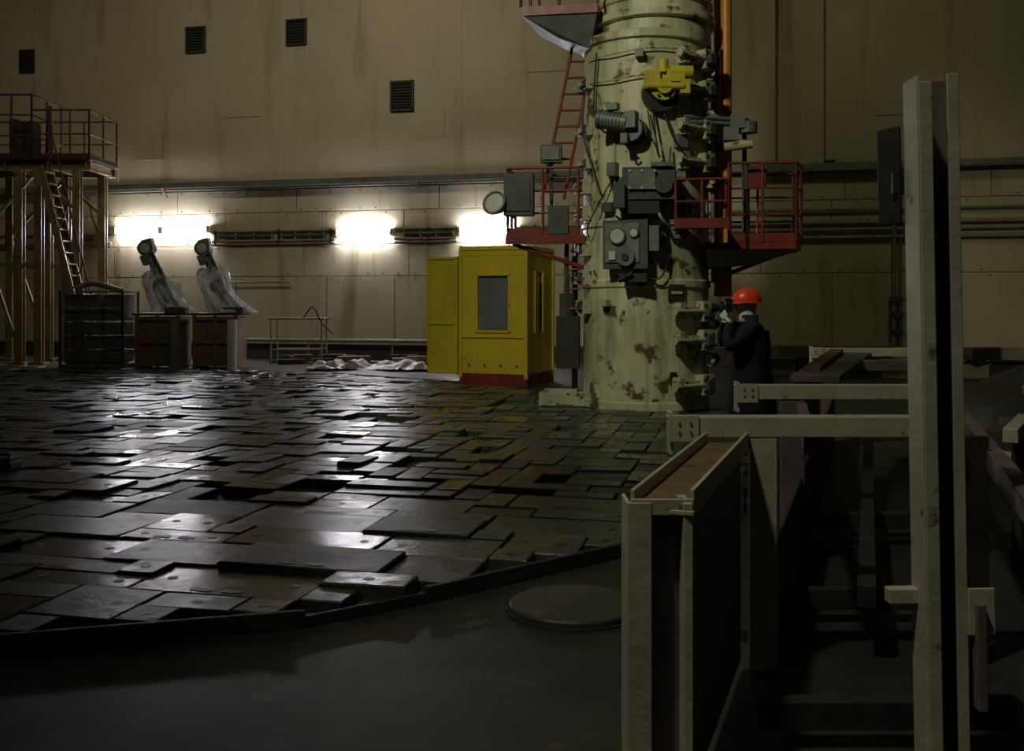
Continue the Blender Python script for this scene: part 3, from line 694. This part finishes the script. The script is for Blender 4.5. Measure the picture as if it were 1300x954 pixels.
# ------------------------------------------------------------------ photographer
ph = empty('photographer')
PO = Vector((2.245, 9.5, 0))
def skin(name, verts, edges, m, root=0, sub=2, parent=None, O=PO):
    bm = bmesh.new(); lay = bm.verts.layers.skin.verify(); bv = []
    for i, (co, r) in enumerate(verts):
        v = bm.verts.new(O+Vector(co)); r = r if isinstance(r, tuple) else (r, r)
        v[lay].radius = r; v[lay].use_root = (i == root); bv.append(v)
    for a_, c_ in edges: bm.edges.new((bv[a_], bv[c_]))
    me = bpy.data.meshes.new(name); bm.to_mesh(me); bm.free(); me.materials.append(m)
    o = bpy.data.objects.new(name, me); S.collection.objects.link(o)
    k = o.modifiers.new('skin', 'SKIN'); k.use_smooth_shade = True
    s_ = o.modifiers.new('sub', 'SUBSURF'); s_.levels = sub; s_.render_levels = sub
    o.parent = parent; return o
bv = [((.02, 0, .92), (.165, .15)), ((.035, 0, 1.08), (.17, .145)), ((.045, 0, 1.26), (.19, .155)), ((.03, 0, 1.37), (.15, .12)), ((.005, 0, 1.45), .07), ((-.01, 0, 1.50), .062),
      ((.02, -.16, 1.375), .085), ((-.12, -.235, 1.25), .070), ((-.225, -.23, 1.17), .066), ((-.22, -.15, 1.30), .052), ((-.19, -.085, 1.42), .040),
      ((.02, .16, 1.375), .085), ((-.1, .24, 1.27), .070), ((-.20, .25, 1.20), .066), ((-.19, .18, 1.34), .052), ((-.16, .12, 1.46), .040),
      ((.02, -.10, .82), .105), ((.0, -.11, .48), .078), ((.03, -.115, .12), .055),
      ((.02, .10, .82), .105), ((.02, .11, .48), .078), ((.05, .115, .12), .055)]
be = [(0, 1), (1, 2), (2, 3), (3, 4), (4, 5), (3, 6), (6, 7), (7, 8), (8, 9), (9, 10), (3, 11), (11, 12), (12, 13), (13, 14), (14, 15), (0, 16), (16, 17), (17, 18), (0, 19), (19, 20), (20, 21)]
skin('body', bv, be, NAVY, parent=ph)
for sgn, ox in ((-1, 0.0), (1, .02)):
    skin('boot_l' if sgn < 0 else 'boot_r', [((.05+ox, sgn*.115, .16), .055), ((.05+ox, sgn*.115, .06), (.05, .055)), ((-.06+ox, sgn*.12, .045), (.05, .042)), ((-.15+ox, sgn*.125, .04), (.045, .036))], [(0, 1), (1, 2), (2, 3)], BOOT, parent=ph)
b = B('coat_skirt'); vs = []; fs = []; n = 40
prof = [(1.34, .165, .20), (1.2, .185, .215), (1.06, .18, .205), (.9, .195, .22), (.74, .215, .235), (.58, .235, .25), (.55, .236, .252), (.55, .225, .24)]
for j, (z, rx, ry) in enumerate(prof):
    for i in range(n):
        t = 2*math.pi*i/n; w = 1+.035*math.sin(5*t+z*4)*max(0, (1.2-z))*2
        vs.append(PO+Vector((.035+math.cos(t)*rx*w, math.sin(t)*ry*w, z)))
for j in range(len(prof)-1):
    for i in range(n): fs.append((j*n+i, j*n+(i+1) % n, (j+1)*n+(i+1) % n, (j+1)*n+i))
b.add(vs, fs, NAVY, True); b.finish(parent=ph)
b = B('collar'); b.lathe([(.085, 1.41), (.095, 1.44), (.088, 1.49), (.075, 1.48)], NAVY, 24, PO+Vector((.01, 0, 0))); b.finish(parent=ph)
HC = PO+Vector((-.015, 0, 1.595))
def head_mesh(name, m, grow=1, cond=None):
    bm = bmesh.new(); bmesh.ops.create_uvsphere(bm, u_segments=40, v_segments=28, radius=1)
    for v in bm.verts:
        x, y, z = v.co
        X = x*.098; Y = y*.076*(1-.12*max(0, -x)); Z = z*.122
        if z < 0: Y *= (1-.30*(-z)**1.5); X *= (1-.12*(-z))
        if x < 0:
            X -= .022*math.exp(-((y/.16)**2))*math.exp(-(((z+.12)/.20)**2))
            X += .010*math.exp(-(((abs(y)-.38)/.18)**2))*math.exp(-(((z-.06)/.13)**2))
            X -= .006*math.exp(-((y/.3)**2))*math.exp(-(((z+.48)/.09)**2))
            X -= .010*math.exp(-((y/.3)**2))*math.exp(-(((z+.85)/.18)**2))
        v.co = Vector((X, Y, Z))*grow+HC
    if cond: bmesh.ops.delete(bm, geom=[v for v in bm.verts if not cond(v.co-HC)], context='VERTS')
    for f in bm.faces: f.smooth = True
    me = bpy.data.meshes.new(name); bm.to_mesh(me); bm.free(); me.materials.append(m)
    o = bpy.data.objects.new(name, me); S.collection.objects.link(o); o.parent = ph; return o
head_mesh('head', SKIN)
head_mesh('hood', WHITE, 1.09, lambda p: p.x > -.045 or p.z < -.10)
head_mesh('face_mask', WHITE, 1.06, lambda p: p.x < -.02 and -.12 < p.z < -.005)
head_mesh('hair', HAIR, 1.03, lambda p: p.x > -.06 and p.z > .02)
b = B('eyes')
for s_ in (-1, 1):
    c_ = HC+Vector((-.084, s_*.030, .006))
    b.lathe([(.004, -.011), (.009, -.006), (.011, 0), (.009, .006), (.004, .011)], DIAL, 12, c_); b.cyl(c_+Vector((-.012, 0, 0)), c_+Vector((-.008, 0, 0)), .005, BLACK, 8)
b.finish(parent=ph)
b = B('neck_cloth'); b.lathe([(.095, 1.42), (.082, 1.47), (.078, 1.53), (.07, 1.56)], WHITE, 24, PO+Vector((.0, 0, 0))); b.finish(parent=ph)
b = B('ears')
for s_ in (-1, 1):
    c_ = HC+Vector((.01, s_*.088, -.005)); b.lathe([(.008, -.03), (.018, -.015), (.021, .005), (.016, .025), (.006, .032)], WHITE, 12, c_, .9, .35)
b.finish(parent=ph)
b = B('hard_hat'); hc = HC+Vector((.012, 0, .015)); vs = []; fs = []; n = 40; m_ = 14
for j in range(m_):
    ph_ = (math.pi/2)*j/(m_-1)
    for i in range(n):
        t = 2*math.pi*i/n; r = math.cos(ph_)**.85 if j < m_-1 else .02
        ridge = .006*math.exp(-((math.sin(t)*r/.16)**2))
        vs.append(hc+Vector((math.cos(t)*r*.142, math.sin(t)*r*.116, math.sin(ph_)*.128+ridge)))
for j in range(m_-1):
    for i in range(n): fs.append((j*n+i, j*n+(i+1) % n, (j+1)*n+(i+1) % n, (j+1)*n+i))
fs.append(tuple(range((m_-1)*n, m_*n)))
b.add(vs, fs, HELM, True)
vs = []; fs = []
for k, (e, dz) in enumerate(((0, .002), (1, -.006), (1, -.012), (0, -.006))):
    for i in range(n):
        t = 2*math.pi*i/n; pk = max(0, -math.cos(t))**2
        g = e*(.010+.030*pk); vs.append(hc+Vector((math.cos(t)*(.142+g), math.sin(t)*(.116+g*.8), dz-.012*pk*e)))
for k in range(4):
    for i in range(n): fs.append((k*n+i, k*n+(i+1) % n, ((k+1) % 4)*n+(i+1) % n, ((k+1) % 4)*n+i))
b.add(vs, fs, HELM, True); b.finish(parent=ph)
def hand(name, wrist, fwd, back, curl, thumb_side):
    f = Vector(fwd).normalized(); bk = Vector(back); bk = (bk-f*bk.dot(f)).normalized(); sd = bk.cross(f)*thumb_side
    W = Vector(wrist)
    def P(x, y, z): return W+f*x+sd*y+bk*z
    e = empty(name); e.parent = ph
    skin('palm', [(P(-.03, 0, 0), .030), (P(.02, 0, 0), (.034, .02)), (P(.055, 0, 0), (.042, .018)), (P(.085, 0, 0), (.040, .014))], [(0, 1), (1, 2), (2, 3)], WHITE, parent=e)
    for nme, y, L_ in (('index', .030, .078), ('middle', .010, .086), ('ring', -.011, .080), ('little', -.031, .063)):
        x, z, a = .070, 0, 0; pts = [(P(.05, y*.8, 0), .0105)]
        pts.append((P(x+.02, y, 0), .0105)); x += .02
        for k, fr in enumerate((.45, .32, .23)):
            a += math.radians(curl*(.7, 1.0, .8)[k]); x += L_*fr*math.cos(a); z -= L_*fr*math.sin(a)
            pts.append((P(x, y, z), (.0098, .0092, .008)[k]))
        skin('finger_'+nme, pts, [(i, i+1) for i in range(len(pts)-1)], WHITE, parent=e)
    skin('thumb', [(P(.015, .022, -.004), .012), (P(.04, .050, -.014), .0115), (P(.062, .062, -.032), .0105), (P(.078, .060, -.055), .009)], [(0, 1), (1, 2), (2, 3)], WHITE, parent=e)
hand('hand_l', (-.19, -.085, 1.425), (-.55, .45, .75), (-.5, -.75, -.1), 48, 1)
hand('hand_r', (-.16, .115, 1.465), (-.45, -.25, .85), (-.35, .9, .0), 50, -1)
b = B('handheld_camera'); b.M = Matrix.Translation(PO)
b.box((-.185, 0, 1.565), (.065, .145, .10), BLACK); b.box((-.185, .0, 1.625), (.07, .06, .04), BLACK); b.box((-.20, .062, 1.565), (.085, .03, .10), BLACK)
b.cyl((-.21, -.005, 1.56), (-.29, -.005, 1.558), .036, BLACK, 24); b.cyl((-.29, -.005, 1.558), (-.345, -.005, 1.557), .040, BLACK, 24, .044)
b.cyl((-.346, -.005, 1.557), (-.35, -.005, 1.557), .034, GLASS, 20); b.cyl((-.19, .05, 1.615), (-.19, .05, 1.628), .014, DGREY, 12)
b.box((-.148, 0, 1.62), (.02, .04, .028), BLACK)
for k in range(5): b.cyl((-.25-.008*k, -.005, 1.559), (-.254-.008*k, -.005, 1.559), .0385, DGREY, 24)
b.finish(.004, parent=ph)

# ------------------------------------------------------------------ unseen overhead spots: inferred hall lamps plus added fills
def unseen_spot(loc, target, power, col, ang=95, size=.35, blend=.6):
    b = B('unseen_floodlight'); loc = Vector(loc); d = (Vector(target)-loc).normalized()
    q = d.to_track_quat('-Z', 'Y').to_matrix().to_4x4()
    b.M = Matrix.Translation(loc) @ q
    b.lathe([(.12, .45), (.16, .40), (.18, .2), (.42, -.02), (.44, -.06), (.40, -.05), (.17, .18), (.05, .2)], TRAY, 28)
    b.M = Matrix(); b.cyl(loc-d*.4, (loc.x, loc.y, H-.03), .03, DARKM, 8)
    b.finish()
    l = bpy.data.lights.new('lamp', 'SPOT'); l.energy = power; l.color = col; l.spot_size = math.radians(ang); l.spot_blend = blend; l.shadow_soft_size = size
    lo = bpy.data.objects.new('unseen_floodlight_beam', l); S.collection.objects.link(lo); lo.matrix_world = Matrix.Translation(loc+d*.1) @ q
unseen_spot((-4.5, 4.0, 11.0), (2.3, 14.5, 2.8), 2900, (1, .97, .70), 56, .45, .75)
unseen_spot((-5.5, 17.0, 13.0), (-4.0, 27.5, 7.5), 1450, (1, .90, .68), 100, .5, 1)
unseen_spot((-15.5, 20.0, 13.0), (-14.5, 30, 6.0), 330, (1, .88, .66), 100, .5, .9)
unseen_spot((7.5, 15.0, 13.0), (6.0, 25.5, 4.0), 380, (.95, .96, .52), 110, .6, .9)  # added fill with an invented housing, lifts the right wall
unseen_spot((-3.0, 0.5, 11.0), (1.5, 4.4, 1.0), 1300, (1, .97, .76), 34, .3, .8)  # added narrow spot, also with invented housing, brightens only the barrier steelwork

w = bpy.data.worlds.new('world'); S.world = w; w.use_nodes = True
w.node_tree.nodes['Background'].inputs[0].default_value = (.5, .5, .45, 1); w.node_tree.nodes['Background'].inputs[1].default_value = .01

# ------------------------------------------------------------------ camera
c = bpy.data.cameras.new('camera'); c.lens = 35; c.sensor_width = 36; c.shift_y = -92/1300; c.clip_start = .05
co = bpy.data.objects.new('camera', c); S.collection.objects.link(co)
co.location = (0, 0, 1.6); co.rotation_euler = (math.radians(90), 0, 0)
S.camera = co
bpy.context.view_layer.update()
# square the hall up with the world axes
for o in list(S.objects):
    if o.type == 'MESH': o.data.transform(RINV)
    elif o.type in ('LIGHT', 'CAMERA'): o.matrix_world = RINV @ o.matrix_world
